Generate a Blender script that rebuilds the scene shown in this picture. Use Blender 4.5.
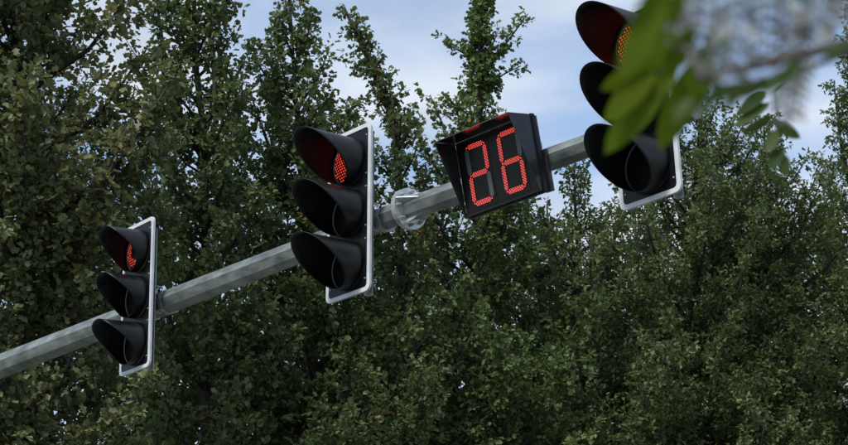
import bpy, bmesh, math, random
import numpy as np
from mathutils import Vector, Matrix

random.seed(7)
rng = np.random.default_rng(11)
R = math.radians
scene = bpy.context.scene
for o in list(bpy.data.objects):
    bpy.data.objects.remove(o)
COL = scene.collection

# ------------------------------------------------------------------ camera
CAM_H = 1.6
F, CX, CY = 1815.0, 424.0, 222.5            # focal length and centre in photo pixels (848 x 445)
PITCH, ROLL, AZ = 0.3290, -0.0048, 0.72732  # camera pitch and roll, azimuth of the mast arm
cp, sp, cr, sr = math.cos(PITCH), math.sin(PITCH), math.cos(ROLL), math.sin(ROLL)
right = Vector((1, 0, 0)); upv = Vector((0, -sp, cp)); fwd = Vector((0, cp, sp))
ex = right * cr + upv * sr
ey = -right * sr + upv * cr
cam_data = bpy.data.cameras.new('camera')
cam = bpy.data.objects.new('camera', cam_data)
COL.objects.link(cam)
m = Matrix((ex, ey, -fwd)).transposed().to_4x4()
m.translation = Vector((0, 0, CAM_H))
cam.matrix_world = m
cam_data.sensor_width = 36
cam_data.lens = F / 848 * 36
cam_data.clip_start = 0.02
cam_data.clip_end = 3000
cam_data.dof.use_dof = True
cam_data.dof.focus_distance = 12.5
cam_data.dof.aperture_fstop = 19.0
scene.camera = cam

# ------------------------------------------------------------------ world, sun, exposure
SUN_EL, SUN_AZ = R(52), R(215)    # sun behind the camera and to the left, behind thin cloud (azimuth clockwise from +Y)
world = bpy.data.worlds.new('World'); scene.world = world
world.use_nodes = True
nt = world.node_tree; nd = nt.nodes; lk = nt.links
for n_ in list(nd): nd.remove(n_)
wout = nd.new('ShaderNodeOutputWorld'); wbg = nd.new('ShaderNodeBackground')
sky = nd.new('ShaderNodeTexSky'); sky.sky_type = 'NISHITA'; sky.sun_disc = False
sky.sun_elevation = SUN_EL; sky.sun_rotation = SUN_AZ
sky.air_density = 1.0; sky.dust_density = 0.6; sky.ozone_density = 1.2
tc = nd.new('ShaderNodeTexCoord'); mp = nd.new('ShaderNodeMapping')
mp.inputs['Scale'].default_value = (1.0, 1.0, 2.2); mp.inputs['Location'].default_value = (0.3, 7.7, 2.1)
nz = nd.new('ShaderNodeTexNoise'); nz.inputs['Scale'].default_value = 3.6; nz.inputs['Detail'].default_value = 7
nz.inputs['Roughness'].default_value = 0.5; nz.inputs['Distortion'].default_value = 0.5
cr1 = nd.new('ShaderNodeValToRGB')
cr1.color_ramp.elements[0].position = 0.40; cr1.color_ramp.elements[0].color = (0.12, 0.12, 0.12, 1)
cr1.color_ramp.elements[1].position = 0.62; cr1.color_ramp.elements[1].color = (1, 1, 1, 1)
nz2 = nd.new('ShaderNodeTexNoise'); nz2.inputs['Scale'].default_value = 7; nz2.inputs['Detail'].default_value = 5
cr2 = nd.new('ShaderNodeValToRGB')
cr2.color_ramp.elements[0].position = 0.36; cr2.color_ramp.elements[0].color = (2.15, 2.6, 3.1, 1)
cr2.color_ramp.elements[1].position = 0.64; cr2.color_ramp.elements[1].color = (4.3, 4.5, 4.75, 1)
mixc = nd.new('ShaderNodeMix'); mixc.data_type = 'RGBA'
lk.new(tc.outputs['Generated'], mp.inputs['Vector'])
lk.new(mp.outputs['Vector'], nz.inputs['Vector']); lk.new(mp.outputs['Vector'], nz2.inputs['Vector'])
lk.new(nz.outputs['Fac'], cr1.inputs['Fac']); lk.new(nz2.outputs['Fac'], cr2.inputs['Fac'])
lk.new(cr1.outputs['Color'], mixc.inputs['Factor'])
lk.new(sky.outputs['Color'], mixc.inputs['A']); lk.new(cr2.outputs['Color'], mixc.inputs['B'])
lk.new(mixc.outputs['Result'], wbg.inputs['Color'])
wbg.inputs['Strength'].default_value = 0.1
lk.new(wbg.outputs['Background'], wout.inputs['Surface'])

sd = bpy.data.lights.new('sun', 'SUN'); sd.energy = 1.9; sd.angle = R(14); sd.color = (1.0, 0.96, 0.9)
so = bpy.data.objects.new('sun', sd); COL.objects.link(so)
dirv = Vector((math.sin(SUN_AZ) * math.cos(SUN_EL), math.cos(SUN_AZ) * math.cos(SUN_EL), math.sin(SUN_EL)))
so.rotation_euler = dirv.to_track_quat('Z', 'Y').to_euler()
so.location = dirv * 60

scene.view_settings.view_transform = 'Standard'
scene.view_settings.look = 'None'
scene.view_settings.gamma = 1.0
scene.view_settings.use_curve_mapping = False
scene.view_settings.exposure = 1.08
scene.render.engine = 'CYCLES'
scene.cycles.max_bounces = 8
scene.cycles.transparent_max_bounces = 8

# ------------------------------------------------------------------ helpers
def W(px, py, Y):
    """point on the ray through photo pixel (px, py), Y metres in front of the camera"""
    X, Z = (px - CX) / F, (CY - py) / F
    xx = X * cr - Z * sr; yy = X * sr + Z * cr
    d = Vector((xx, cp - yy * sp, sp + yy * cp))
    return d * (Y / d.y) + Vector((0, 0, CAM_H))

def new_mat(name, col, rough=0.5, metal=0.0, spec=0.5):
    mt = bpy.data.materials.new(name); mt.use_nodes = True
    b = mt.node_tree.nodes['Principled BSDF']
    b.inputs['Base Color'].default_value = (*col, 1)
    b.inputs['Roughness'].default_value = rough
    b.inputs['Metallic'].default_value = metal
    b.inputs['Specular IOR Level'].default_value = spec
    return mt

def noise_mat(name, c1, c2, scale, rough=(0.5, 0.6), metal=0.0, bump=0.0, detail=6, stretch=(1, 1, 1), lo=0.35, hi=0.65, spec=0.5):
    mt = new_mat(name, c1, rough[0], metal, spec); t = mt.node_tree; b = t.nodes['Principled BSDF']
    c = t.nodes.new('ShaderNodeTexCoord'); mpn = t.nodes.new('ShaderNodeMapping'); mpn.inputs['Scale'].default_value = stretch
    n = t.nodes.new('ShaderNodeTexNoise'); n.inputs['Scale'].default_value = scale; n.inputs['Detail'].default_value = detail
    r_ = t.nodes.new('ShaderNodeValToRGB')
    r_.color_ramp.elements[0].position = lo; r_.color_ramp.elements[0].color = (*c1, 1)
    r_.color_ramp.elements[1].position = hi; r_.color_ramp.elements[1].color = (*c2, 1)
    t.links.new(c.outputs['Object'], mpn.inputs['Vector']); t.links.new(mpn.outputs['Vector'], n.inputs['Vector'])
    t.links.new(n.outputs['Fac'], r_.inputs['Fac']); t.links.new(r_.outputs['Color'], b.inputs['Base Color'])
    mr = t.nodes.new('ShaderNodeMapRange'); mr.inputs['To Min'].default_value = rough[0]; mr.inputs['To Max'].default_value = rough[1]
    t.links.new(n.outputs['Fac'], mr.inputs['Value']); t.links.new(mr.outputs['Result'], b.inputs['Roughness'])
    if bump:
        bp = t.nodes.new('ShaderNodeBump'); bp.inputs['Strength'].default_value = bump; bp.inputs['Distance'].default_value = 0.01
        t.links.new(n.outputs['Fac'], bp.inputs['Height']); t.links.new(bp.outputs['Normal'], b.inputs['Normal'])
    return mt

def emit_mat(name, col, strength, base=(0.2, 0.01, 0.01)):
    mt = new_mat(name, base, 0.3); b = mt.node_tree.nodes['Principled BSDF']
    b.inputs['Emission Color'].default_value = (*col, 1); b.inputs['Emission Strength'].default_value = strength
    return mt

def leaf_mat(name, c_dark, c_light, c_odd, trans=0.35, rough=0.55):
    mt = bpy.data.materials.new(name); mt.use_nodes = True
    t = mt.node_tree; b = t.nodes['Principled BSDF']; out = t.nodes['Material Output']
    at = t.nodes.new('ShaderNodeAttribute'); at.attribute_name = 'leafvar'
    r_ = t.nodes.new('ShaderNodeValToRGB'); cramp = r_.color_ramp
    cramp.elements[0].position = 0.0; cramp.elements[0].color = (*c_dark, 1)
    cramp.elements[1].position = 0.9; cramp.elements[1].color = (*c_light, 1)
    e = cramp.elements.new(0.97); e.color = (*c_odd, 1)
    t.links.new(at.outputs['Fac'], r_.inputs['Fac'])
    t.links.new(r_.outputs['Color'], b.inputs['Base Color'])
    b.inputs['Roughness'].default_value = rough; b.inputs['Specular IOR Level'].default_value = 0.25
    tr = t.nodes.new('ShaderNodeBsdfTranslucent'); mx = t.nodes.new('ShaderNodeMixShader')
    hs = t.nodes.new('ShaderNodeHueSaturation'); hs.inputs['Saturation'].default_value = 1.15; hs.inputs['Value'].default_value = 1.25
    t.links.new(r_.outputs['Color'], hs.inputs['Color']); t.links.new(hs.outputs['Color'], tr.inputs['Color'])
    mx.inputs['Fac'].default_value = trans
    t.links.new(b.outputs['BSDF'], mx.inputs[1]); t.links.new(tr.outputs['BSDF'], mx.inputs[2])
    t.links.new(mx.outputs['Shader'], out.inputs['Surface'])
    return mt

M = {
    'galv': noise_mat('galvanised_steel', (0.3, 0.325, 0.325), (0.44, 0.47, 0.47), 9, (0.38, 0.55), 0.55, 0.0, 8, (1, 1, 3)),
    'galv_arm': noise_mat('weathered_galvanised_steel', (0.10, 0.117, 0.108), (0.27, 0.30, 0.29), 6, (0.34, 0.6), 0.5, 0.08, 10, (1, 1, 2.5), 0.32, 0.68),
    'galv_bright': noise_mat('fresh_galvanised_steel', (0.42, 0.45, 0.45), (0.6, 0.63, 0.63), 16, (0.25, 0.42), 0.6, 0.0, 8),
    'black': noise_mat('black_polycarbonate', (0.0025, 0.003, 0.004), (0.006, 0.0065, 0.008), 14, (0.3, 0.5), 0, 0, 6, spec=0.22),
    'visor': noise_mat('visor_black_plastic', (0.003, 0.0032, 0.004), (0.014, 0.0145, 0.0155), 7, (0.28, 0.55), 0, 0, 9, lo=0.42, hi=0.72, spec=0.3),
    'white': noise_mat('reflective_border_white', (0.44, 0.47, 0.50), (0.56, 0.59, 0.61), 12, (0.45, 0.6)),
    'lens': new_mat('dark_lens', (0.003, 0.003, 0.003), 0.6, 0, 0.1),
    'lens_red': new_mat('dark_red_lens', (0.02, 0.002, 0.002), 0.3),
    'led_off': new_mat('unlit_led', (0.004, 0.004, 0.0045), 0.5, 0, 0.2),
    'led_on': emit_mat('lit_red_led', (1.0, 0.07, 0.035), 0.62),
    'seg_on': emit_mat('lit_red_digit_led', (1.0, 0.075, 0.045), 0.88),
    'seg_base_on': emit_mat('digit_segment_glow', (1.0, 0.02, 0.012), 0.03, (0.1, 0.01, 0.01)),
    'seg_off': new_mat('unlit_digit_segment', (0.09, 0.095, 0.10), 0.3),
    'face': new_mat('counter_face_black', (0.004, 0.0035, 0.004), 0.35, 0, 0.2),
    'hood': noise_mat('counter_hood_paint', (0.013, 0.0135, 0.015), (0.022, 0.0225, 0.025), 10, (0.12, 0.24), spec=0.9),
    'bark': noise_mat('bark', (0.014, 0.012, 0.010), (0.036, 0.031, 0.025), 14, (0.8, 0.95), 0, 0.6, 8, (1, 1, 0.25)),
    'bark_fg': noise_mat('twig_bark', (0.03, 0.024, 0.017), (0.06, 0.048, 0.034), 60, (0.7, 0.9), 0, 0.3),
    'asphalt': noise_mat('asphalt', (0.04, 0.04, 0.042), (0.065, 0.065, 0.066), 60, (0.8, 0.95), 0, 0.4),
    'concrete': noise_mat('pavement_concrete', (0.26, 0.25, 0.24), (0.36, 0.35, 0.33), 8, (0.8, 0.95), 0, 0.2),
    'grass': noise_mat('grass_ground', (0.035, 0.06, 0.018), (0.07, 0.09, 0.03), 4, (0.85, 0.95), 0, 0.5),
    'paint': noise_mat('road_paint', (0.6, 0.6, 0.58), (0.78, 0.78, 0.76), 20, (0.6, 0.8)),
    'leaf_near': leaf_mat('near_leaf', (0.075, 0.096, 0.037), (0.163, 0.178, 0.083), (0.210, 0.178, 0.052), 0.28),
    'leaf_mid': leaf_mat('mid_leaf', (0.058, 0.089, 0.034), (0.135, 0.169, 0.068), (0.258, 0.161, 0.056), 0.32),
    'leaf_green': leaf_mat('green_leaf', (0.058, 0.093, 0.031), (0.138, 0.184, 0.066), (0.258, 0.181, 0.059), 0.32),
    'leaf_right': leaf_mat('right_leaf', (0.056, 0.086, 0.032), (0.139, 0.174, 0.067), (0.221, 0.158, 0.060), 0.30),
    'leaf_back': leaf_mat('back_leaf', (0.051, 0.078, 0.034), (0.110, 0.137, 0.062), (0.206, 0.144, 0.056), 0.3),
}
def fg_leaf_mat(name, c1, c2, trans, rough):
    mt = bpy.data.materials.new(name); mt.use_nodes = True
    t = mt.node_tree; b = t.nodes['Principled BSDF']; out = t.nodes['Material Output']
    n = t.nodes.new('ShaderNodeTexNoise'); n.inputs['Scale'].default_value = 300
    oi = t.nodes.new('ShaderNodeObjectInfo'); mxc = t.nodes.new('ShaderNodeMix'); mxc.data_type = 'RGBA'
    mxc.inputs['A'].default_value = (*c1, 1); mxc.inputs['B'].default_value = (*c2, 1)
    t.links.new(oi.outputs['Random'], mxc.inputs['Factor'])
    t.links.new(mxc.outputs['Result'], b.inputs['Base Color'])
    b.inputs['Roughness'].default_value = rough; b.inputs['Specular IOR Level'].default_value = 0.15
    tr = t.nodes.new('ShaderNodeBsdfTranslucent'); t.links.new(mxc.outputs['Result'], tr.inputs['Color'])
    mx = t.nodes.new('ShaderNodeMixShader'); mx.inputs['Fac'].default_value = trans
    t.links.new(b.outputs['BSDF'], mx.inputs[1]); t.links.new(tr.outputs['BSDF'], mx.inputs[2])
    t.links.new(mx.outputs['Shader'], out.inputs['Surface'])
    return mt
M['hood_gloss'] = M['hood'].copy(); M['hood_gloss'].name = 'counter_hood_underside'
M['hood'].node_tree.nodes['Principled BSDF'].inputs['Specular IOR Level'].default_value = 0.4
M['hood_gloss'].node_tree.nodes['Principled BSDF'].inputs['Coat Weight'].default_value = 1.0
M['hood_gloss'].node_tree.nodes['Principled BSDF'].inputs['Coat Roughness'].default_value = 0.12
M['fg_green'] = fg_leaf_mat('foreground_green_leaf', (0.05, 0.09, 0.003), (0.11, 0.155, 0.006), 0.5, 0.8)
M['fg_dark'] = fg_leaf_mat('foreground_dark_leaf', (0.025, 0.048, 0.010), (0.055, 0.085, 0.018), 0.4, 0.45)
M['fg_grey'] = fg_leaf_mat('foreground_ghost_grey_leaf', (0.12, 0.125, 0.12), (0.30, 0.31, 0.30), 0.35, 0.5)  # pale grey puts sky reflection and motion ghosting into the leaf colour

def link(o, parent=None):
    COL.objects.link(o)
    if parent is not None: o.parent = parent
    return o
def tag(o, label=None, cat=None, group=None, kind=None):
    if label: o['label'] = label
    if cat: o['category'] = cat
    if group: o['group'] = group
    if kind: o['kind'] = kind
    return o
def empty(name, loc=(0, 0, 0), mw=None):
    o = bpy.data.objects.new(name, None); o.empty_display_size = 0.2; COL.objects.link(o)
    if mw is not None: o.matrix_world = mw
    else: o.location = loc
    return o
def obj(name, bm, mat, parent=None, smooth=False):
    me = bpy.data.meshes.new(name); bm.normal_update(); bm.to_mesh(me); bm.free()
    me.materials.append(mat)
    if smooth: me.polygons.foreach_set('use_smooth', [True] * len(me.polygons))
    return link(bpy.data.objects.new(name, me), parent)
def box(bm, x0, x1, y0, y1, z0, z1, bev=0.0):
    r_ = bmesh.ops.create_cube(bm, size=1)
    for v in r_['verts']:
        v.co = Vector(((v.co.x + .5) * (x1 - x0) + x0, (v.co.y + .5) * (y1 - y0) + y0, (v.co.z + .5) * (z1 - z0) + z0))
    if bev:
        es = list({e for v in r_['verts'] for e in v.link_edges})
        bmesh.ops.bevel(bm, geom=es, offset=bev, segments=2, affect='EDGES', profile=0.5)
def frame_axes(d):
    d = d.normalized()
    a = Vector((0, 0, 1)) if abs(d.z) < 0.9 else Vector((1, 0, 0))
    s = d.cross(a).normalized(); return s, d.cross(s).normalized()
def tube(bm, pts, rads, n=8, cap=True, rot=0.0):
    rings = []
    k = len(pts)
    pts = [Vector(p) for p in pts]
    s = None
    for i in range(k):
        d = (pts[min(i + 1, k - 1)] - pts[max(i - 1, 0)]).normalized()
        if s is None: s, t = frame_axes(d)
        else:
            s = (s - d * s.dot(d)).normalized(); t = d.cross(s)
        rings.append([bm.verts.new(pts[i] + (s * math.cos(rot + 2 * math.pi * j / n) + t * math.sin(rot + 2 * math.pi * j / n)) * rads[i]) for j in range(n)])
    for i in range(k - 1):
        for j in range(n):
            bm.faces.new((rings[i][j], rings[i][(j + 1) % n], rings[i + 1][(j + 1) % n], rings[i + 1][j]))
    if cap:
        bm.faces.new(rings[0][::-1]); bm.faces.new(rings[-1])
def rrect(w, h, r, seg=5):
    pts = []
    for sx, sy, a0 in ((1, 1, 0), (-1, 1, 90), (-1, -1, 180), (1, -1, 270)):
        for k in range(seg + 1):
            a = R(a0 + 90 * k / seg)
            pts.append((sx * (w / 2 - r) + r * math.cos(a), sy * (h / 2 - r) + r * math.sin(a)))
    return pts
def slab(bm, outline, x0, x1):     # outline in (y, z), extruded along x
    a = [bm.verts.new((x0, y, z)) for y, z in outline]; b = [bm.verts.new((x1, y, z)) for y, z in outline]
    n = len(a)
    for i in range(n): bm.faces.new((a[i], a[(i + 1) % n], b[(i + 1) % n], b[i]))
    bm.faces.new(a[::-1]); bm.faces.new(b)
def ring_slab(bm, o1, o2, x0, x1):  # o1 outer, o2 inner outlines
    V = [[bm.verts.new((x, y, z)) for y, z in o] for x in (x0, x1) for o in (o1, o2)]
    n = len(o1)
    for i in range(n):
        j = (i + 1) % n
        bm.faces.new((V[0][i], V[0][j], V[2][j], V[2][i]))
        bm.faces.new((V[1][j], V[1][i], V[3][i], V[3][j]))
        bm.faces.new((V[2][i], V[2][j], V[3][j], V[3][i]))
        bm.faces.new((V[0][j], V[0][i], V[1][i], V[1][j]))
def dome(bm, y, z, x, r, n=6, h=0.5):
    top = bm.verts.new((x + r * h, y, z))
    ring = [bm.verts.new((x, y + r * math.cos(2 * math.pi * k / n), z + r * math.sin(2 * math.pi * k / n))) for k in range(n)]
    for k in range(n): bm.faces.new((ring[k], ring[(k + 1) % n], top))

# ------------------------------------------------------------------ mast arm frame
A = Vector((-0.01977, 10.97764, 3.85604 + CAM_H))
U = Vector((math.sin(AZ), -math.cos(AZ), 0)); NV = Vector((-math.cos(AZ), -math.sin(AZ), 0)); ZV = Vector((0, 0, 1))
def P(t, n=0.0, z=None):      # along the arm, forward of the arm, absolute height
    p = A + U * t + NV * n
    if z is not None: p.z = z
    return p

# ------------------------------------------------------------------ setting (below the picture)
def sheet(name, t0, t1, z, mat, s0=-400, s1=400, depth=None):
    bm = bmesh.new()
    if depth is None:
        bm.faces.new([bm.verts.new(P(t, s, z)) for t, s in ((t0, s0), (t0, s1), (t1, s1), (t1, s0))])
    else:
        lo = [bm.verts.new(P(t, s, z - depth)) for t, s in ((t0, s0), (t0, s1), (t1, s1), (t1, s0))]
        hi = [bm.verts.new(P(t, s, z)) for t, s in ((t0, s0), (t0, s1), (t1, s1), (t1, s0))]
        bm.faces.new(hi)
        for i in range(4): bm.faces.new((lo[i], lo[(i + 1) % 4], hi[(i + 1) % 4], hi[i]))
    bmesh.ops.recalc_face_normals(bm, faces=bm.faces)
    if depth is None and bm.faces[:][0].normal.z < 0: bmesh.ops.reverse_faces(bm, faces=bm.faces)
    o = obj(name, bm, mat); o['kind'] = 'structure'; return o
sheet('ground', -900, 900, -0.12, M['grass'], -900, 900)
sheet('road', -6.4, 6.4, -0.116, M['asphalt'])
sheet('pavement', -9.2, -6.4, 0.0, M['concrete'], depth=0.125)
sheet('pavement', 6.4, 11.0, 0.0, M['concrete'], depth=0.125)
stop = sheet('stop_line', -6.0, 6.0, -0.112, M['paint'], 3.0, 3.4)

# ------------------------------------------------------------------ mast
mast = empty('signal_mast', P(-7.4, 0, 0.0))
tag(mast, 'grey galvanised octagonal mast arm reaching across behind the signals', 'mast')
mi = mast.location.copy()
def arm_r(t): return 0.5 * (0.1385 + (1.2856 - t) * 0.0092)
def arm_tube(t0, t1, dz0=0.0, dz1=0.0, n=8):
    bm = bmesh.new(); k = 12
    pts, rad = [], []
    for i in range(k + 1):
        f = i / k; t = t0 + (t1 - t0) * f
        pts.append(P(t) + ZV * (dz0 + (dz1 - dz0) * f) - mi); rad.append(arm_r(t) * 1.06)
    tube(bm, pts, rad, n, True, 0.0)
    return bm
FL = -0.118
arm1 = obj('arm_section', arm_tube(-7.4, FL, -0.012, 0.012), M['galv_arm'], mast)
arm2 = obj('arm_section', arm_tube(FL, 2.28, 0.012, -0.03), M['galv_arm'], mast)
bm = bmesh.new(); tube(bm, [P(-7.4, 0, 0.03) - mi, P(-7.4, 0, 6.0) - mi], [0.17, 0.14], 8)
obj('pole', bm, M['galv_arm'], mast)
bm = bmesh.new(); tube(bm, [P(-7.4, 0, 0.0) - mi, P(-7.4, 0, 0.03) - mi], [0.32, 0.32], 4)
obj('base_plate', bm, M['galv'], mast)
bm = bmesh.new(); tube(bm, [P(-7.22) - ZV * .012 - mi, P(-7.18) - ZV * .012 - mi], [0.2, 0.2], 16)
obj('arm_collar', bm, M['galv'], mast)
# flange joint with gussets
def disc(t0, t1, r, mat, name, n=28):
    bm = bmesh.new(); tube(bm, [P(t0) + ZV * .012 - mi, P(t1) + ZV * .012 - mi], [r, r], n)
    return obj(name, bm, mat, mast)
disc(FL - 0.018, FL - 0.001, 0.138, M['galv_bright'], 'flange')
disc(FL + 0.001, FL + 0.018, 0.138, M['galv_bright'], 'flange')
for k in range(8):
    a = 2 * math.pi * (k + 0.5) / 8
    d = (NV * math.cos(a) + ZV * math.sin(a))
    tn = (-NV * math.sin(a) + ZV * math.cos(a)) * 0.004
    c0 = P(FL + 0.018) + ZV * .012 - mi
    prof = [c0 + d * 0.06, c0 + d * 0.134, c0 + d * 0.126 + U * 0.02, c0 + d * 0.076 + U * 0.15, c0 + d * 0.06 + U * 0.15]
    bm = bmesh.new()
    a1 = [bm.verts.new(p - tn) for p in prof]; a2 = [bm.verts.new(p + tn) for p in prof]
    bm.faces.new(a1); bm.faces.new(a2[::-1])
    for i in range(5): bm.faces.new((a1[(i + 1) % 5], a1[i], a2[i], a2[(i + 1) % 5]))
    bmesh.ops.recalc_face_normals(bm, faces=bm.faces)
    if k % 2: bm.free()
    else: obj('gusset', bm, M['galv_bright'], mast)
    a += math.pi / 8
    d = (NV * math.cos(a) + ZV * math.sin(a))
    bm = bmesh.new(); c = c0 + d * 0.112 - U * 0.002; tube(bm, [c, c + U * 0.022], [0.012, 0.012], 6)
    tube(bm, [c + U * 0.022, c + U * 0.04], [0.006, 0.006], 6)
    obj('bolt', bm, M['galv'], mast)
    bm = bmesh.new(); c = c0 + d * 0.112 - U * 0.034; tube(bm, [c - U * 0.016, c], [0.012, 0.012], 6)
    obj('bolt', bm, M['galv'], mast)

for tc_ in (-2.98, -0.47, 2.09):
    for dt in (-0.12, 0.12):
        bm = bmesh.new(); t_ = tc_ + dt; tube(bm, [P(t_ - .018) - mi, P(t_ + .018) - mi], [arm_r(t_) * 1.06 + .006] * 2, 8)
        for k in (-1, 1): tube(bm, [P(t_, 0.06, None) + ZV * (arm_r(t_) + .012) * k - mi, P(t_, 0.115, None) + ZV * (arm_r(t_) + .012) * k - mi], [.006, .006], 6)
        obj('clamp_band', bm, M['galv'], mast)
# ------------------------------------------------------------------ traffic signals
BASE = Matrix((NV, U, ZV)).transposed()      # local X faces the traffic, Y along the arm, Z up
def signal_matrix(C, tilt, yaw, roll):
    Rm = Matrix.Rotation(yaw, 3, ZV) @ Matrix.Rotation(tilt, 3, U) @ Matrix.Rotation(roll, 3, NV)
    mw = (Rm @ BASE).to_4x4(); mw.translation = Vector(C) + Vector((0, 0, CAM_H)); return mw
PW, PH, PITCHZ, VR, ZOFF = 0.436, 1.16, 0.36, 0.163, -0.008

def visor_bm(lt, lb, spow, droop, pw=1.0):
    bm = bmesh.new(); n = 40; m_ = 9; th = 0.0025
    def ring(f, r):
        vs = []
        for j in range(n):
            a = 2 * math.pi * j / n
            w = (1 + math.cos(a)) / 2
            w = ((1 - spow) * w + spow * (w * w * (3 - 2 * w))) ** pw
            L = lb + (lt - lb) * w
            x = 0.006 + (L - 0.006) * f
            rr = r
            vs.append(bm.verts.new((x, rr * math.sin(a), rr * math.cos(a) - droop * x)))
        return vs
    outer = [ring(i / m_, VR) for i in range(m_ + 1)]
    inner = [ring(i / m_, VR - th) for i in range(m_ + 1)]
    for i in range(m_):
        for j in range(n):
            k = (j + 1) % n
            bm.faces.new((outer[i][k], outer[i][j], outer[i + 1][j], outer[i + 1][k]))
            bm.faces.new((inner[i][j], inner[i][k], inner[i + 1][k], inner[i + 1][j]))
    for j in range(n):
        k = (j + 1) % n
        bm.faces.new((outer[m_][k], outer[m_][j], inner[m_][j], inner[m_][k]))
        bm.faces.new((outer[0][j], outer[0][k], inner[0][k], inner[0][j]))
    bmesh.ops.recalc_face_normals(bm, faces=bm.faces)
    return bm

def led_positions(rad, step):
    out = []; k = int(rad / step) + 2
    for i in range(-k, k + 1):
        for j in range(-k, k + 1):
            y = (j + 0.5 * (i % 2)) * step; z = i * step * 0.866
            if y * y + z * z < rad * rad: out.append((y, z))
    return out
def make_signal(C, tilt, yaw, roll, label, shape, vis, lt=0.43, lb=0.075, spow=0.15, droop=0.075, pw=1.0):
    root = empty('traffic_signal', mw=signal_matrix(C, tilt, yaw, roll))
    tag(root, label, 'traffic signal', 'traffic signals on the mast arm')
    bm = bmesh.new(); slab(bm, rrect(PW - 0.006, PH - 0.006, 0.04), -0.012, 0.0); obj('backplate', bm, M['black'], root)
    bm = bmesh.new(); ring_slab(bm, rrect(PW, PH, 0.042), rrect(PW - 0.056, PH - 0.056, 0.026), -0.014, 0.0035); obj('border', bm, M['white'], root)
    bm = bmesh.new(); box(bm, -0.085, -0.012, -0.15, 0.13, -0.53, 0.53, 0.012); obj('housing', bm, M['black'], root)
    for y0, z0, z1 in ((0.145, -0.60, 0.50), (-0.185, -0.56, 0.50)):
        bm = bmesh.new(); box(bm, -0.052, -0.0145, y0, y0 + 0.004, z0, z1); box(bm, -0.052, -0.048, y0 + 0.004, y0 + 0.042, z0, z1)
        obj('mounting_rail', bm, M['galv'], root)
    for z in (-0.16, 0.16):
        bm = bmesh.new(); box(bm, -0.094, -0.0855, -0.14, 0.12, z - 0.02, z + 0.02, 0.003); obj('cross_bar', bm, M['galv'], root)
        bm = bmesh.new(); box(bm, -0.15, -0.0945, -0.05, 0.05, z * 0.3 - 0.018, z * 0.3 + 0.018, 0.003); obj('clamp_bracket', bm, M['galv'], root)
    for sec, (cz, nm) in enumerate(((PITCHZ, 'red'), (0.0, 'amber'), (-PITCHZ, 'green'))):
        cz = cz + ZOFF
        v = obj('visor', visor_bm(lt + vis[sec], lb, spow, droop, pw), M['visor'], root, True); v.location.z = cz
        bm = bmesh.new(); n = 36
        prof = [(0.028, 0.0), (0.026, 0.05), (0.020, 0.1), (0.010, 0.14), (0.003, 0.152)]
        rings = [[bm.verts.new((x, r_ * math.cos(2 * math.pi * k / n), r_ * math.sin(2 * math.pi * k / n))) for k in range(n)] for x, r_ in prof[1:]]
        tp = bm.verts.new((prof[0][0], 0, 0))
        for k in range(n): bm.faces.new((tp, rings[0][k], rings[0][(k + 1) % n]))
        for i in range(len(rings) - 1):
            for k in range(n): bm.faces.new((rings[i][k], rings[i + 1][k], rings[i + 1][(k + 1) % n], rings[i][(k + 1) % n]))
        ln = obj('lens', bm, M['lens_red'] if sec == 0 else M['lens'], root, True); ln.location.z = cz
        ln['label'] = nm + ' lamp lens' + (' with lit dots' if sec == 0 else ', unlit')
        bon, boff = bmesh.new(), bmesh.new()
        for y, z in led_positions(0.138, 0.0225):
            r2 = y * y + z * z
            x = 0.0285 - 0.95 * r2
            on = sec == 0
            if on and shape == 'uturn':
                rr = math.sqrt(r2); on = 0.066 < rr < 0.13 and not (y > 0.02 and z > -0.02)
            dome(bon if on else boff, y, z, x, 0.0063, 6, 0.6)
        if len(bon.verts): obj('lit_dots', bon, M['led_on'], ln)
        else: bon.free()
        if len(boff.verts): obj('unlit_dots', boff, M['led_off'], ln)
        else: boff.free()
        for y, z in ((0.172, 0.145), (0.172, -0.125), (-0.172, 0.145), (-0.172, -0.125)):
            bm = bmesh.new(); tube(bm, [(0.0, y, z + cz), (0.006, y, z + cz)], [0.0065, 0.005], 6); obj('screw', bm, M['galv'], root)
    return root
make_signal((-2.15830, 13.06644, 3.88740), 0.0181, -0.0457, 0.0011,
            'farthest and smallest black three-lamp signal, leftmost on the arm, its top lamp partly lit red', 'uturn', (-0.13, -0.12, -0.10), spow=0.8, droop=0.07, pw=1.35)
make_signal((-0.49022, 11.19243, 3.89230), -0.0172, 0.0112, 0.0130,
            'black three-lamp signal with lit red lamp, between the far signal and the countdown display', 'ball', (0, 0, 0))
make_signal((1.21255, 9.27945, 3.86203), 0.0214, 0.0135, 0.0220,
            'nearest and largest black signal, its top half behind blurred green leaves', 'ball', (0.0, 0.0, 0.0))

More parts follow.
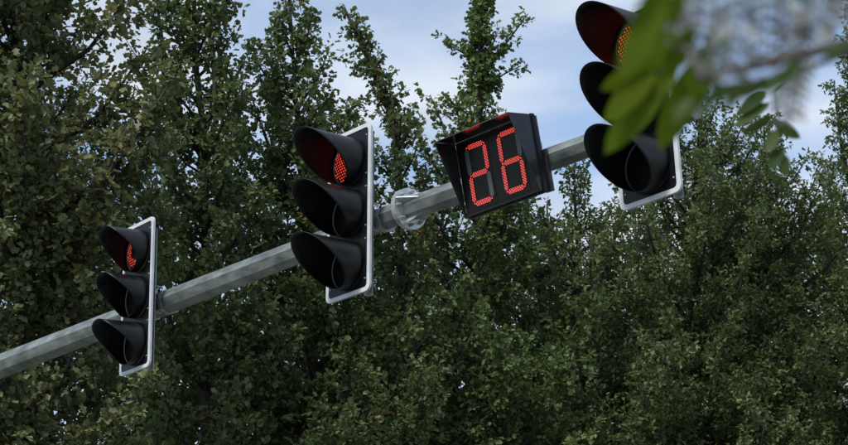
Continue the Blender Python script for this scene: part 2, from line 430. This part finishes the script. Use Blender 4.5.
# ------------------------------------------------------------------ countdown display
TW, TH, TT = 0.635, 0.465, R(11.5)
cd_c = P((0.5917 + 1.2264) / 2) + NV * (0.15 + math.sin(TT) * TH / 2) + ZV * (-0.263 + math.cos(TT) * TH / 2)
cd = empty('countdown_display', mw=(Matrix.Rotation(TT, 3, U) @ BASE).to_4x4())
mwc = cd.matrix_world.copy(); mwc.translation = cd_c; cd.matrix_world = mwc
tag(cd, 'hooded black countdown display showing red 26 on the arm', 'countdown timer')
bm = bmesh.new(); box(bm, -0.075, 0.0, -TW / 2, TW / 2, -TH / 2, TH / 2, 0.006); obj('housing', bm, M['hood'], cd)
bm = bmesh.new(); box(bm, 0.0005, 0.004, -TW / 2 + 0.012, TW / 2 - 0.012, -TH / 2 + 0.012, TH / 2 - 0.012); obj('face', bm, M['face'], cd)
bm = bmesh.new(); ring_slab(bm, rrect(TW + 0.018, TH + 0.018, 0.008, 2), rrect(TW + 0.001, TH + 0.001, 0.004, 2), -0.045, -0.022); obj('rim', bm, M['black'], cd)
HL = 0.172
bm = bmesh.new(); t_ = 0.0035; y = TW / 2; z = TH / 2
def prism(bm, pts, off):
    a1 = [bm.verts.new(Vector(p)) for p in pts]; a2 = [bm.verts.new(Vector(p) + Vector(off)) for p in pts]; k = len(pts)
    bm.faces.new(a1); bm.faces.new(a2[::-1])
    for i in range(k): bm.faces.new((a1[(i + 1) % k], a1[i], a2[i], a2[(i + 1) % k]))
    bmesh.ops.recalc_face_normals(bm, faces=bm.faces)
prism(bm, [(0.0, -y, z + .0005), (HL, -y, z + .0005), (HL, y, z + .0005), (0.0, y, z + .0005)], (0, 0, t_))
obj('hood_top', bm, M['hood_gloss'], cd)
for s in (-1, 1):
    bm = bmesh.new(); prism(bm, [(0.0, s * (y + .0005), z), (HL, s * (y + .0005), z), (0.008, s * (y + .0005), -z), (0.0, s * (y + .0005), -z)], (0, s * t_, 0))
    obj('hood_side', bm, M['hood'], cd)
for z_ in (-0.03, 0.06):
    bm = bmesh.new(); box(bm, -0.12, -0.0755, -0.28, 0.28, z_ - 0.02, z_ + 0.02, 0.003); obj('mounting_bar', bm, M['galv'], cd)
bm = bmesh.new(); box(bm, -0.10, -0.0755, TW / 2 - 0.04, TW / 2 + 0.018, -0.2325, 0.02, 0.002); obj('bracket', bm, M['hood'], cd)
bm = bmesh.new(); box(bm, -0.26, -0.1205, -0.02, 0.02, -0.08, 0.10, 0.003); obj('bracket', bm, M['galv'], cd)
DW, DH, ST = 0.155, 0.35, 0.033    # digit centreline width / height, stroke
segs = {'a': ((-1, 1), (1, 1)), 'b': ((1, 1), (1, 0)), 'c': ((1, 0), (1, -1)), 'd': ((1, -1), (-1, -1)), 'e': ((-1, -1), (-1, 0)), 'f': ((-1, 0), (-1, 1)), 'g': ((-1, 0), (1, 0))}
for yc, lit in ((-0.145, 'abged'), (0.135, 'afgedc')):
    bm = bmesh.new(); box(bm, 0.0045, 0.006, yc - DW / 2 - 0.03, yc + DW / 2 + 0.03, -DH / 2 - 0.032, DH / 2 + 0.032)
    dg = obj('digit', bm, M['face'], cd)
    for k, (p0, p1) in segs.items():
        q0 = Vector((0, yc + p0[0] * DW / 2, p0[1] * DH / 2)); q1 = Vector((0, yc + p1[0] * DW / 2, p1[1] * DH / 2))
        d = (q1 - q0).normalized(); nn = Vector((0, -d.z, d.y)); L = (q1 - q0).length; h = ST / 2; g = 0.004
        bm = bmesh.new()
        out = [q0 + d * g, q0 + d * (g + h) + nn * h, q1 - d * (g + h) + nn * h, q1 - d * g, q1 - d * (g + h) - nn * h, q0 + d * (g + h) - nn * h]
        prism(bm, [v + Vector((0.0065, 0, 0)) for v in out], (0.003, 0, 0))
        on = k in lit
        sg = obj('segment', bm, M['seg_base_on'] if on else M['seg_off'], dg)
        nl = int((L - 0.012) / 0.0150)
        me_bm = bmesh.new()
        for row in (-1, 0, 1):
            for i in range(nl):
                f = (i + 0.5 + (0.25 if row else -0.25)) / nl
                off = min(f, 1 - f) * L
                if abs(row) * 0.0118 > off - 0.002: continue
                c = q0 + d * (f * L) + nn * row * 0.0102
                dome(me_bm, c.y, c.z, 0.0098, 0.0038, 6, 0.7)
        # dots join their own segment mesh as a second material
        me = sg.data; me.materials.append(M['seg_on'] if on else M['led_off'])
        b2 = bmesh.new(); b2.from_mesh(me)
        tmp = bpy.data.meshes.new('tmp'); me_bm.to_mesh(tmp); me_bm.free()
        n0 = len(b2.faces); b2.from_mesh(tmp); b2.faces.ensure_lookup_table()
        for f_ in b2.faces[n0:]: f_.material_index = 1
        b2.to_mesh(me); b2.free(); bpy.data.meshes.remove(tmp)

# ------------------------------------------------------------------ trees
LEAF_FINE = np.array([[0, 0], [.16, .30], [.36, .22], [.56, .46], [.80, .24], [1, 0]], float)
LEAF_MID = np.array([[0, 0], [.18, .34], [.42, .22], [.68, .42], [1, 0]], float)
LEAF_PLAIN = np.array([[0, 0], [.24, .42], [.50, .20], [1, 0]], float)
LEAF_PLAIN_B = np.array([[0, 0], [.36, .18], [.70, .44], [1, 0]], float)
def leaves_mesh(name, centers, dirs, var, nleaf, size, fine, mat):
    """rosettes of leaves round each centre"""
    k = len(centers); n = k * nleaf
    c = np.repeat(centers, nleaf, 0); d = np.repeat(dirs, nleaf, 0); vv = np.repeat(var, nleaf)
    rnd = rng.normal(size=(n, 3)); rnd /= np.linalg.norm(rnd, axis=1)[:, None]
    ax = rnd + 0.55 * d + np.array([0, 0, -0.12]); ax /= np.linalg.norm(ax, axis=1)[:, None]
    nr = rng.normal(size=(n, 3)) * 0.55 + np.array([0, 0, 0.85]) + 0.25 * d
    sd_ = np.cross(nr, ax); sd_ /= np.maximum(np.linalg.norm(sd_, axis=1), 1e-6)[:, None]
    nr = np.cross(ax, sd_)
    sz = size * rng.uniform(0.5, 1.3, n)
    pet = c + ax * (sz * rng.uniform(0.15, 0.8, n))[:, None]
    fold = rng.uniform(0.05, 0.55, n); curl = rng.uniform(-0.05, 0.35, n)
    T = {True: LEAF_FINE, False: LEAF_MID, 'plain': LEAF_PLAIN}[fine]; h = len(T)
    mid = T[1:-1]; q = len(mid)
    nv = 2 + 2 * q
    V = np.zeros((n, nv, 3))
    def pt(x, y, s):
        yy = y * np.cos(fold) * s; zz = y * np.sin(fold) - curl * x * x
        return pet + ax * (sz * x)[:, None] + sd_ * (sz * yy)[:, None] + nr * (sz * zz)[:, None]
    V[:, 0] = pt(0, 0, 1); V[:, 1] = pt(1, 0, 1)
    for i, (x, y) in enumerate(mid):
        V[:, 2 + i] = pt(x, y, 1)
        if fine == 'plain': x, y = LEAF_PLAIN_B[1 + i]
        V[:, 2 + q + i] = pt(x, y, -1)
    base = (np.arange(n) * nv)[:, None]
    f1 = np.concatenate([[0], np.arange(2 + q - 1, 1, -1)[::-1], [1]])
    f1 = np.array([0] + [2 + i for i in range(q)] + [1]); f2 = np.array([0, 1] + [2 + q + i for i in range(q)][::-1])
    loops = np.stack([base + f1, base + f2], 1).reshape(-1)
    fl = q + 2
    me = bpy.data.meshes.new(name)
    me.vertices.add(n * nv); me.vertices.foreach_set('co', V.reshape(-1).astype(np.float32))
    me.loops.add(len(loops)); me.loops.foreach_set('vertex_index', loops.astype(np.int32))
    me.polygons.add(2 * n); me.polygons.foreach_set('loop_start', (np.arange(2 * n) * fl).astype(np.int32))
    at = me.attributes.new('leafvar', 'FLOAT', 'FACE')
    lv = np.clip(vv * 0.68 + rng.uniform(0, 0.32, n), 0, 1)
    at.data.foreach_set('value', np.repeat(lv, 2).astype(np.float32))
    me.update(calc_edges=True); me.materials.append(mat)
    return bpy.data.objects.new(name, me)

class Poly:
    def __init__(s, pts):
        s.p = np.array([list(p) for p in pts], float); s.l = np.r_[0, np.cumsum(np.linalg.norm(np.diff(s.p, axis=0), axis=1))]
        s.L = s.l[-1]
    def at(s, f):
        x = f * s.L; return np.array([np.interp(x, s.l, s.p[:, i]) for i in range(3)])
    def dir(s, f):
        d = s.at(min(f + .03, 1)) - s.at(max(f - .03, 0)); return d / (np.linalg.norm(d) + 1e-9)

TRIS = 0
def make_tree(Y, trunk_px, prof, label, mat, leaf=0.105, fine=False, nb=60, dens=1.0, extra=(), group=None, r0=0.13, low=520, nleaf=6, seedv=0.5, depth=1.0, indiv=0):
    """trunk_px: pixel polyline from low to high; prof: crown half-width (px) against height (px)"""
    top = [W(x, y, Y) for x, y in trunk_px]
    basep = Vector((top[0].x, top[0].y, -0.12))
    root = empty('tree', basep); tag(root, label, 'tree', group)
    bx = np.array(basep)
    tp = Poly([basep] + top)
    mpp = Y / math.cos(PITCH) / F * 1.02        # metres per pixel at this distance
    wood = bmesh.new()
    n = 14; pts = [Vector(tp.at(i / n) - bx) for i in range(n + 1)]
    wob = [Vector((random.uniform(-1, 1), random.uniform(-1, 1), 0)) * 0.03 for _ in pts]
    pts = [p + (w if 0 < i < n else Vector((0, 0, 0))) for i, (p, w) in enumerate(zip(pts, wob))]
    tube(wood, pts, [r0 * (1 - 0.9 * i / n) + 0.006 for i in range(n + 1)], 9)
    obj('trunk', wood, M['bark'], root, True)
    py = np.array([p[0] for p in prof], float); hw = np.array([p[1] for p in prof], float)
    ytop, ylow = py[0], low
    # trunk param by pixel height
    tz = tp.p[:, 2]
    def trunk_at_z(z):
        return np.array([np.interp(z, tz, tp.p[:, i]) for i in range(3)])
    boughs = []
    for b in range(nb):
        y_t = ytop + (ylow - ytop) * ((b + random.random()) / nb)
        z_t = W(CX, y_t, Y).z
        rad = np.interp(y_t, py, hw) * mpp * random.uniform(0.4, 1.15)
        a = b * 2.39996 + random.uniform(-.4, .4)
        c = trunk_at_z(min(z_t, tz[-1]))
        tip = c + np.array([math.cos(a) * rad, math.sin(a) * rad * depth, 0]); tip[2] = z_t
        z_a = max(z_t - rad * random.uniform(0.6, 1.2) - 0.15, 2.2)
        att = trunk_at_z(min(z_a, tz[-1] - 0.05))
        midp = att * 0.5 + tip * 0.5 + np.array([math.cos(a), math.sin(a), 0]) * rad * 0.12 - np.array([0, 0, rad * 0.08])
        boughs.append(([att, midp, tip], max(0.28, rad * 0.42)))
    for pxs, spread in extra:
        pp = [np.array(W(x, y, Y + dy)) for x, y, dy in pxs]
        boughs.append((pp, spread * mpp))
    cen, dr, va = [], [], []
    twig_bm = bmesh.new()
    for pts_, spread in boughs:
        pl = Poly(pts_)
        k = 6; bm = bmesh.new(); pp = [Vector(pl.at(i / k) - bx) for i in range(k + 1)]
        rr = min(0.05, 0.012 + pl.L * 0.014)
        tube(bm, pp, [rr * (1 - 0.85 * i / k) + 0.003 for i in range(k + 1)], 5)
        obj('branch', bm, M['bark'], root, True)
        hue = random.uniform(0.1, 0.9)
        ns = max(4, int(pl.L * 9 * dens))
        for j in range(ns):
            f = 0.18 + 0.82 * (j + random.random()) / ns
            p = pl.at(f); d0 = pl.dir(f)
            rv = rng.normal(size=3); rv[2] *= 0.6
            d = rv / np.linalg.norm(rv) + 0.5 * d0 + np.array([0, 0, 0.25]); d /= np.linalg.norm(d)
            ln = spread * random.uniform(0.35, 1.1) * (1.15 - 0.55 * f)
            e = p + d * ln
            tube(twig_bm, [Vector(p - bx), Vector(e - bx)], [0.007, 0.003], 3, False)
            nr = max(2, int(ln * 10 * dens) + 1)
            for q in range(nr):
                g = 0.25 + 0.75 * (q + random.random()) / nr
                cen.append(p + d * ln * g + rng.normal(size=3) * 0.05 - bx); dr.append(d); va.append(np.clip(hue + random.uniform(-.3, .3), 0, 1))
    obj('twigs', twig_bm, M['bark'], root)['kind'] = 'stuff'
    cen = np.array(cen); dr = np.array(dr); va = np.array(va)
    cro = leaves_mesh('crown', cen, dr, va, nleaf, leaf, fine, mat); link(cro, root); cro['kind'] = 'stuff'
    if indiv:      # the leaves that show largest, one by one
        tmpl = []
        for v in (0.15, 0.35, 0.55, 0.75, 0.9):
            me = bpy.data.meshes.new('leaf'); h = LEAF_FINE
            co = [(0, 0, 0), (1, 0, -.15)] + [(x, y * .93, y * .3 - .15 * x * x) for x, y in h[1:-1]] + [(x, -y * .93, y * .3 - .15 * x * x) for x, y in h[1:-1]]
            q = len(h) - 2
            me.from_pydata(co, [], [[0] + [2 + i for i in range(q)] + [1], [0, 1] + [2 + q + i for i in range(q)][::-1]])
            at = me.attributes.new('leafvar', 'FLOAT', 'FACE'); at.data.foreach_set('value', [v, v]); me.materials.append(mat); tmpl.append(me)
        w = cen + bx; dep = w[:, 1] * cp + (w[:, 2] - CAM_H) * sp
        pxs = CX + F * w[:, 0] / dep; pys = CY - F * (-w[:, 1] * sp + (w[:, 2] - CAM_H) * cp) / dep
        ok = np.where((pxs > -5) & (pxs < 853) & (pys > -5) & (pys < 450))[0]
        for i in ok[np.argsort(dep[ok])][:indiv]:
            ax = Vector(rng.normal(size=3) + 0.6 * dr[i] + np.array([0, -0.3, -0.2])).normalized()
            nr_ = Vector(rng.normal(size=3) * 0.5 + np.array([0, -0.3, 0.8])); sd_ = nr_.cross(ax).normalized(); nr_ = ax.cross(sd_)
            sz = leaf * random.uniform(0.9, 1.3)
            mw = Matrix((ax * sz, sd_ * sz, nr_ * sz)).transposed().to_4x4(); mw.translation = Vector(cen[i]) + ax * 0.02
            o = bpy.data.objects.new('leaf', random.choice(tmpl)); link(o, root); o.matrix_local = mw
    global TRIS
    TRIS += len(cro.data.polygons) * {True: 4, False: 3, 'plain': 2}[fine]
    print('tree', label[:30], 'rosettes', len(cen), 'leaves', len(cen) * nleaf)
    return root

G = 'trees in the row behind the signals'
make_tree(20.5, [(30, 470), (24, 250), (14, -60), (10, -190)], [(-190, 40), (-100, 120), (0, 134), (100, 145), (200, 134), (300, 120), (450, 120), (520, 130)],
          'big-leaved olive grey tree filling the left edge', M['leaf_near'], 0.095, False, 104, 1.22, group=G, low=560, indiv=300)
make_tree(24.0, [(208, 470), (207, 300), (203, 158), (196, 60), (190, -70)], [(-110, 20), (0, 58), (60, 56), (120, 62), (200, 70), (300, 85), (450, 95)],
          'dark tree with forked trunk seen between the far and middle signals', M['leaf_mid'], 0.084, False, 96, 1.3, group=G,
          extra=[([(203, 162, 0), (217, 118, -.2), (212, 40, -.2), (208, -60, 0)], 22), ([(203, 158, 0), (184, 128, -.2), (163, 50, -.2), (152, -40, 0)], 22), ([(207, 230, 0), (170, 165, -.4), (142, 90, -.5)], 22), ([(207, 220, 0), (232, 160, -.4), (243, 80, -.4)], 14)], r0=0.15)
make_tree(25.3, [(318, 470), (305, 250), (294, 60), (290, 2)], [(-6, 10), (20, 30), (60, 50), (100, 62), (150, 72), (220, 82), (300, 95), (450, 115)],
          'pointed tree rising behind the middle signal', M['leaf_mid'], 0.082, False, 106, 1.38, group=G, extra=[([(302, 230, 0), (270, 150, -.3), (250, 92, -.4)], 16), ([(305, 240, 0), (338, 165, -.3), (352, 105, -.4)], 16)])
make_tree(26.2, [(404, 470), (402, 220), (396, 128), (372, 66), (344, 8)], [(20, 6), (60, 10), (100, 14), (112, 24), (160, 40), (220, 60), (300, 80), (450, 100)],
          'slender tree with thin top bending left, between middle signal and countdown', M['leaf_mid'], 0.081, False, 76, 1.25, group=G, extra=[([(402, 210, -.1), (396, 128, -.1), (374, 66, -.1), (343, 4, -.1)], 11), ([(396, 130, 0), (392, 100, -.1), (404, 88, -.2)], 8)])
make_tree(27.3, [(482, 470), (476, 300), (480, 100), (482, -40)], [(-45, 8), (0, 18), (60, 22), (105, 26), (125, 50), (180, 75), (300, 100), (450, 110)],
          'tall spire-topped tree standing against the sky above the countdown', M['leaf_green'], 0.083, False, 96, 1.27, group=G,
          extra=[([(479, 135, 0), (481, 60, 0), (482, -40, 0)], 24), ([(479, 125, -.1), (478, 60, -.2), (484, 0, -.2)], 20), ([(481, 78, 0), (505, 45, -.1), (528, 14, -.2)], 9), ([(481, 100, 0), (500, 76, -.1), (521, 66, -.1)], 9), ([(481, 66, 0), (462, 52, 0), (442, 42, 0)], 9),
                 ([(470, 200, -.3), (445, 130, -.5), (430, 95, -.5)], 18), ([(462, 210, -.3), (425, 150, -.5), (412, 112, -.5)], 14), ([(470, 180, -.3), (460, 130, -.4), (456, 98, -.4)], 14)])
make_tree(29.0, [(590, 470), (584, 350), (577, 240), (574, 165)], [(165, 5), (198, 10), (206, 46), (250, 85), (350, 105), (450, 115)],
          'low rounded tree under the gap of sky between countdown and near signal', M['leaf_right'], 0.082, 'plain', 80, 1.22, group=G,
          extra=[([(545, 330, 0), (530, 240, 0), (520, 190, 0)], 22), ([(600, 300, 0), (616, 230, 0), (628, 180, 0)], 25)])
make_tree(30.6, [(698, 470), (690, 300), (694, 190), (702, 112)], [(104, 12), (116, 44), (140, 72), (200, 92), (300, 110), (450, 115)],
          'broad tree behind the near signal, its top level with the dangling leaf sprig', M['leaf_right'], 0.082, 'plain', 94, 1.22, group=G, extra=[([(692, 215, 0), (672, 150, -.2), (664, 116, -.2)], 24), ([(694, 205, 0), (722, 150, -.2), (736, 114, -.2)], 26), ([(694, 200, 0), (698, 145, -.3), (700, 106, -.3)], 26), ([(694, 210, .2), (742, 165, .2), (762, 132, .2)], 22)])
make_tree(31.6, [(782, 470), (772, 300), (764, 128)], [(118, 10), (134, 32), (160, 46), (195, 72), (300, 95), (450, 115)],
          'tree below the white cloud gap at the right', M['leaf_right'], 0.082, 'plain', 88, 1.22, group=G)
make_tree(32.8, [(872, 470), (858, 200), (850, -10)], [(-10, 4), (60, 12), (85, 24), (140, 28), (170, 55), (250, 85), (450, 110)],
          'dark tall tree cut off by the right edge', M['leaf_right'], 0.082, 'plain', 88, 1.22, group=G, extra=[([(860, 215, 0), (854, 130, -.2), (850, 50, -.2)], 34), ([(858, 220, 0), (840, 140, -.2), (834, 82, -.2)], 18), ([(860, 240, 0), (838, 195, -.2), (824, 160, -.2)], 28)])
G2 = 'second row of trees farther back'
for x, yt, Y, nm in ((48, 40, 29, 'behind the big-leaved left tree'), (165, 190, 31, 'behind the far signal'), (268, 235, 32, 'behind the arm between far and middle signals'), (352, 180, 33, 'behind the middle signal'),
                 (440, 185, 34, 'below the arm joint'), (545, 204, 35.5, 'below the countdown'), (632, 188, 37, 'below the near signal'),
                 (735, 165, 38.5, 'below the dangling sprig'), (822, 190, 40, 'in the lower right corner')):
    make_tree(Y, [(x, 470), (x + 6, 320), (x + 2, yt)], [(yt, 12), (yt + 18, 48), (yt + 60, 82), (yt + 150, 105), (520, 110)],
              'shaded back-row tree ' + nm, M['leaf_back'], 0.115, 'plain', 46, 0.85, group=G2, low=500)

# ------------------------------------------------------------------ foreground tree with blurred leaves
fg = empty('young_tree', (1.7, 0.2, 0.0))
tag(fg, 'nearby tree whose out-of-focus leafy branch hangs into the upper right corner', 'tree')
fo = fg.location.copy()
bm = bmesh.new(); tube(bm, [Vector((1.7, 0.2, 0.0)) - fo, Vector((1.72, 0.21, 1.0)) - fo, Vector((1.68, 0.2, 1.9)) - fo, Vector((1.71, 0.23, 3.0)) - fo], [0.05, 0.042, 0.034, 0.015], 10)
obj('trunk', bm, M['bark_fg'], fg, True)
def twig(pts, r0, r1):
    bm = bmesh.new(); pl = Poly([p - fo for p in pts]); k = 10
    tube(bm, [Vector(pl.at(i / k)) for i in range(k + 1)], [r0 + (r1 - r0) * i / k for i in range(k + 1)], 6)
    return obj('twig', bm, M['bark_fg'], fg, True)
def leaflet_mesh(name, mat, ratio, n=7):
    bm = bmesh.new(); L_, R_, C_ = [], [], []
    for i in range(n + 1):
        x = i / n; w = ratio * 0.5 * (math.sin(math.pi * min(1, x * 0.93 + 0.07)) ** 0.62) * (1.0 if i < n else 0.25)
        if i == 0: w = ratio * 0.06
        zc = -0.12 * x * x
        C_.append(bm.verts.new((x, 0, zc))); L_.append(bm.verts.new((x, w, zc + 0.16 * w))); R_.append(bm.verts.new((x, -w, zc + 0.16 * w)))
    for i in range(n):
        bm.faces.new((C_[i], C_[i + 1], L_[i + 1], L_[i])); bm.faces.new((C_[i + 1], C_[i], R_[i], R_[i + 1]))
    me = bpy.data.meshes.new(name); bm.to_mesh(me); bm.free(); me.materials.append(mat)
    me.polygons.foreach_set('use_smooth', [True] * len(me.polygons)); return me
LG = leaflet_mesh('leaflet_green', M['fg_green'], 0.33); LD = leaflet_mesh('leaflet_dark', M['fg_dark'], 0.40); LS = leaflet_mesh('leaflet_ghost_grey', M['fg_grey'], 0.26); LN = leaflet_mesh('leaflet_narrow', M['fg_dark'], 0.3)
def leaflet(me, p0, p1, roll=0.0):
    d = p1 - p0; x = d.normalized()
    view = (Vector((0, 0, CAM_H)) - p0).normalized()
    z = (view - x * view.dot(x)).normalized(); z = Matrix.Rotation(roll, 3, x) @ z
    y = z.cross(x); s = d.length
    mw = Matrix((x * s, y * s, z * s)).transposed().to_4x4(); mw.translation = p0 - fo
    o = bpy.data.objects.new('leaflet', me); link(o, fg); o.matrix_local = mw
    return o
main = [Vector((1.69, 0.2, 1.80)), Vector((1.1, 0.36, 1.93)), Vector((0.5, 0.48, 1.88)), W(1000, 5, .47), W(848, 52, .46), W(770, 80, .45), W(712, 96, .5), W(690, 60, .68), W(670, 10, .72), W(664, -30, .72)]
twig(main, 0.006, 0.0011)
# large green leaflets in front of the near signal
LB = leaflet_mesh('leaflet_broad', M['fg_green'], 0.46)
for me_, a, b, rl in ((LG, (676, -4), (637, 82), .2), (LG, (660, 58), (605, 90), -.3), (LG, (664, 82), (604, 150), .3), (LG, (654, 70), (606, 118), .2), (LG, (708, 56), (656, 148), .3),
                      (LG, (704, 92), (666, 120), -.4), (LB, (672, -16), (638, 34), .4), (LG, (690, 20), (668, 70), -.3), (LG, (712, 40), (690, 110), .5), (LG, (676, 60), (652, 104), .2)):
    leaflet(me_, W(*a, .72), W(*b, .72 + random.uniform(-.02, .02)), rl)
leaflet(LG, W(664, -4, .42), W(619, 76, .42), .3)
for a, b, rl in (((684, -8), (652, 46), .3), ((694, 26), (660, 86), -.3), ((676, 30), (650, 70), .5)):
    leaflet(LG, W(*a, .5), W(*b, .51), rl)
leaflet(LG, W(664, -20, .40), W(634, 34, .40), -.2)
# darker sprig, sharper because it hangs farther away
sprig = [W(848, 52, .46), W(800, 72, .9), W(774, 92, 1.35), W(778, 118, 1.4), W(784, 160, 1.4)]
twig(sprig, 0.0012, 0.0007)
for me_, a, b in ((LN, (766, 93), (738, 112)), (LN, (768, 103), (736, 124)), (LN, (772, 116), (744, 134)), (LD, (774, 122), (799, 138)), (LD, (778, 130), (766, 150)), (LD, (782, 148), (770, 168)), (LD, (784, 154), (786, 176))):
    leaflet(me_, W(*a, 1.38), W(*b, 1.37), random.uniform(-.6, .6))
for a, b, Y in (((790, 74), (762, 92), .46), ((800, 60), (776, 86), .44), ((735, 90), (708, 84), .46), ((848, 48), (826, 62), .45), ((740, 92), (724, 112), .47), ((715, 96), (700, 118), .46), ((730, 36), (722, 52), .45), ((800, -6), (812, 8), .45), ((690, 98), (672, 122), .48), ((752, 84), (712, 96), .42), ((738, 84), (700, 104), .44), ((770, 76), (738, 100), .44), ((726, 96), (704, 78), .43), ((846, 40), (824, 56), .43), ((706, 30), (716, 44), .4)):  # some of these dark leaflets are added to imitate green shadow by the twig
    leaflet(LD, W(*a, Y), W(*b, Y), random.uniform(-.5, .5))
# added feathery fronds, their grey imitating sky reflection on motion-ghosted leaves
def frond(p, q, Y, n, ln, ang):
    pl = Poly([W(*p, Y), W((p[0] + q[0]) / 2 + random.uniform(-6, 6), (p[1] + q[1]) / 2, Y - .01), W(*q, Y - .02)])
    twig([Vector(pl.at(i / 4)) for i in range(5)], 0.0006, 0.0003)
    ux, uy = q[0] - p[0], q[1] - p[1]; l = math.hypot(ux, uy); ux /= l; uy /= l
    for i in range(n):
        f = (i + .5) / n; x = p[0] + (q[0] - p[0]) * f; y = p[1] + (q[1] - p[1]) * f
        for s in (-1, 1):
            a = ang * s + random.uniform(-.12, .12); ca, sa = math.cos(a), math.sin(a)
            w = ln * (0.65 + 0.35 * math.sin(math.pi * f)) * random.uniform(.85, 1.1)
            leaflet(LS, Vector(pl.at(f)), W(x + (ux * ca - uy * sa) * w, y + (ux * sa + uy * ca) * w, Y - .02 * f + random.uniform(-.006, .006)), random.uniform(-.5, .5))
twig([W(1000, 5, .47), W(900, -60, .52), W(780, -50, .55), W(680, -30, .53)], 0.0022, 0.0008)
for p, q, Y, n, ln in (((690, -34), (682, 52), .52, 7, 22), ((704, -34), (694, 66), .56, 8, 30), ((738, -40), (732, 78), .54, 10, 32), ((768, -40), (764, 60), .58, 8, 26), ((790, -40), (784, 124), .56, 17, 22), ((806, 10), (794, 118), .54, 13, 18),
                      ((826, -40), (814, 40), .54, 8, 32), ((860, -40), (842, 26), .54, 7, 30)):
    frond(p, q, Y, n, ln, 1.05)
print('TRIS leaves approx', TRIS)
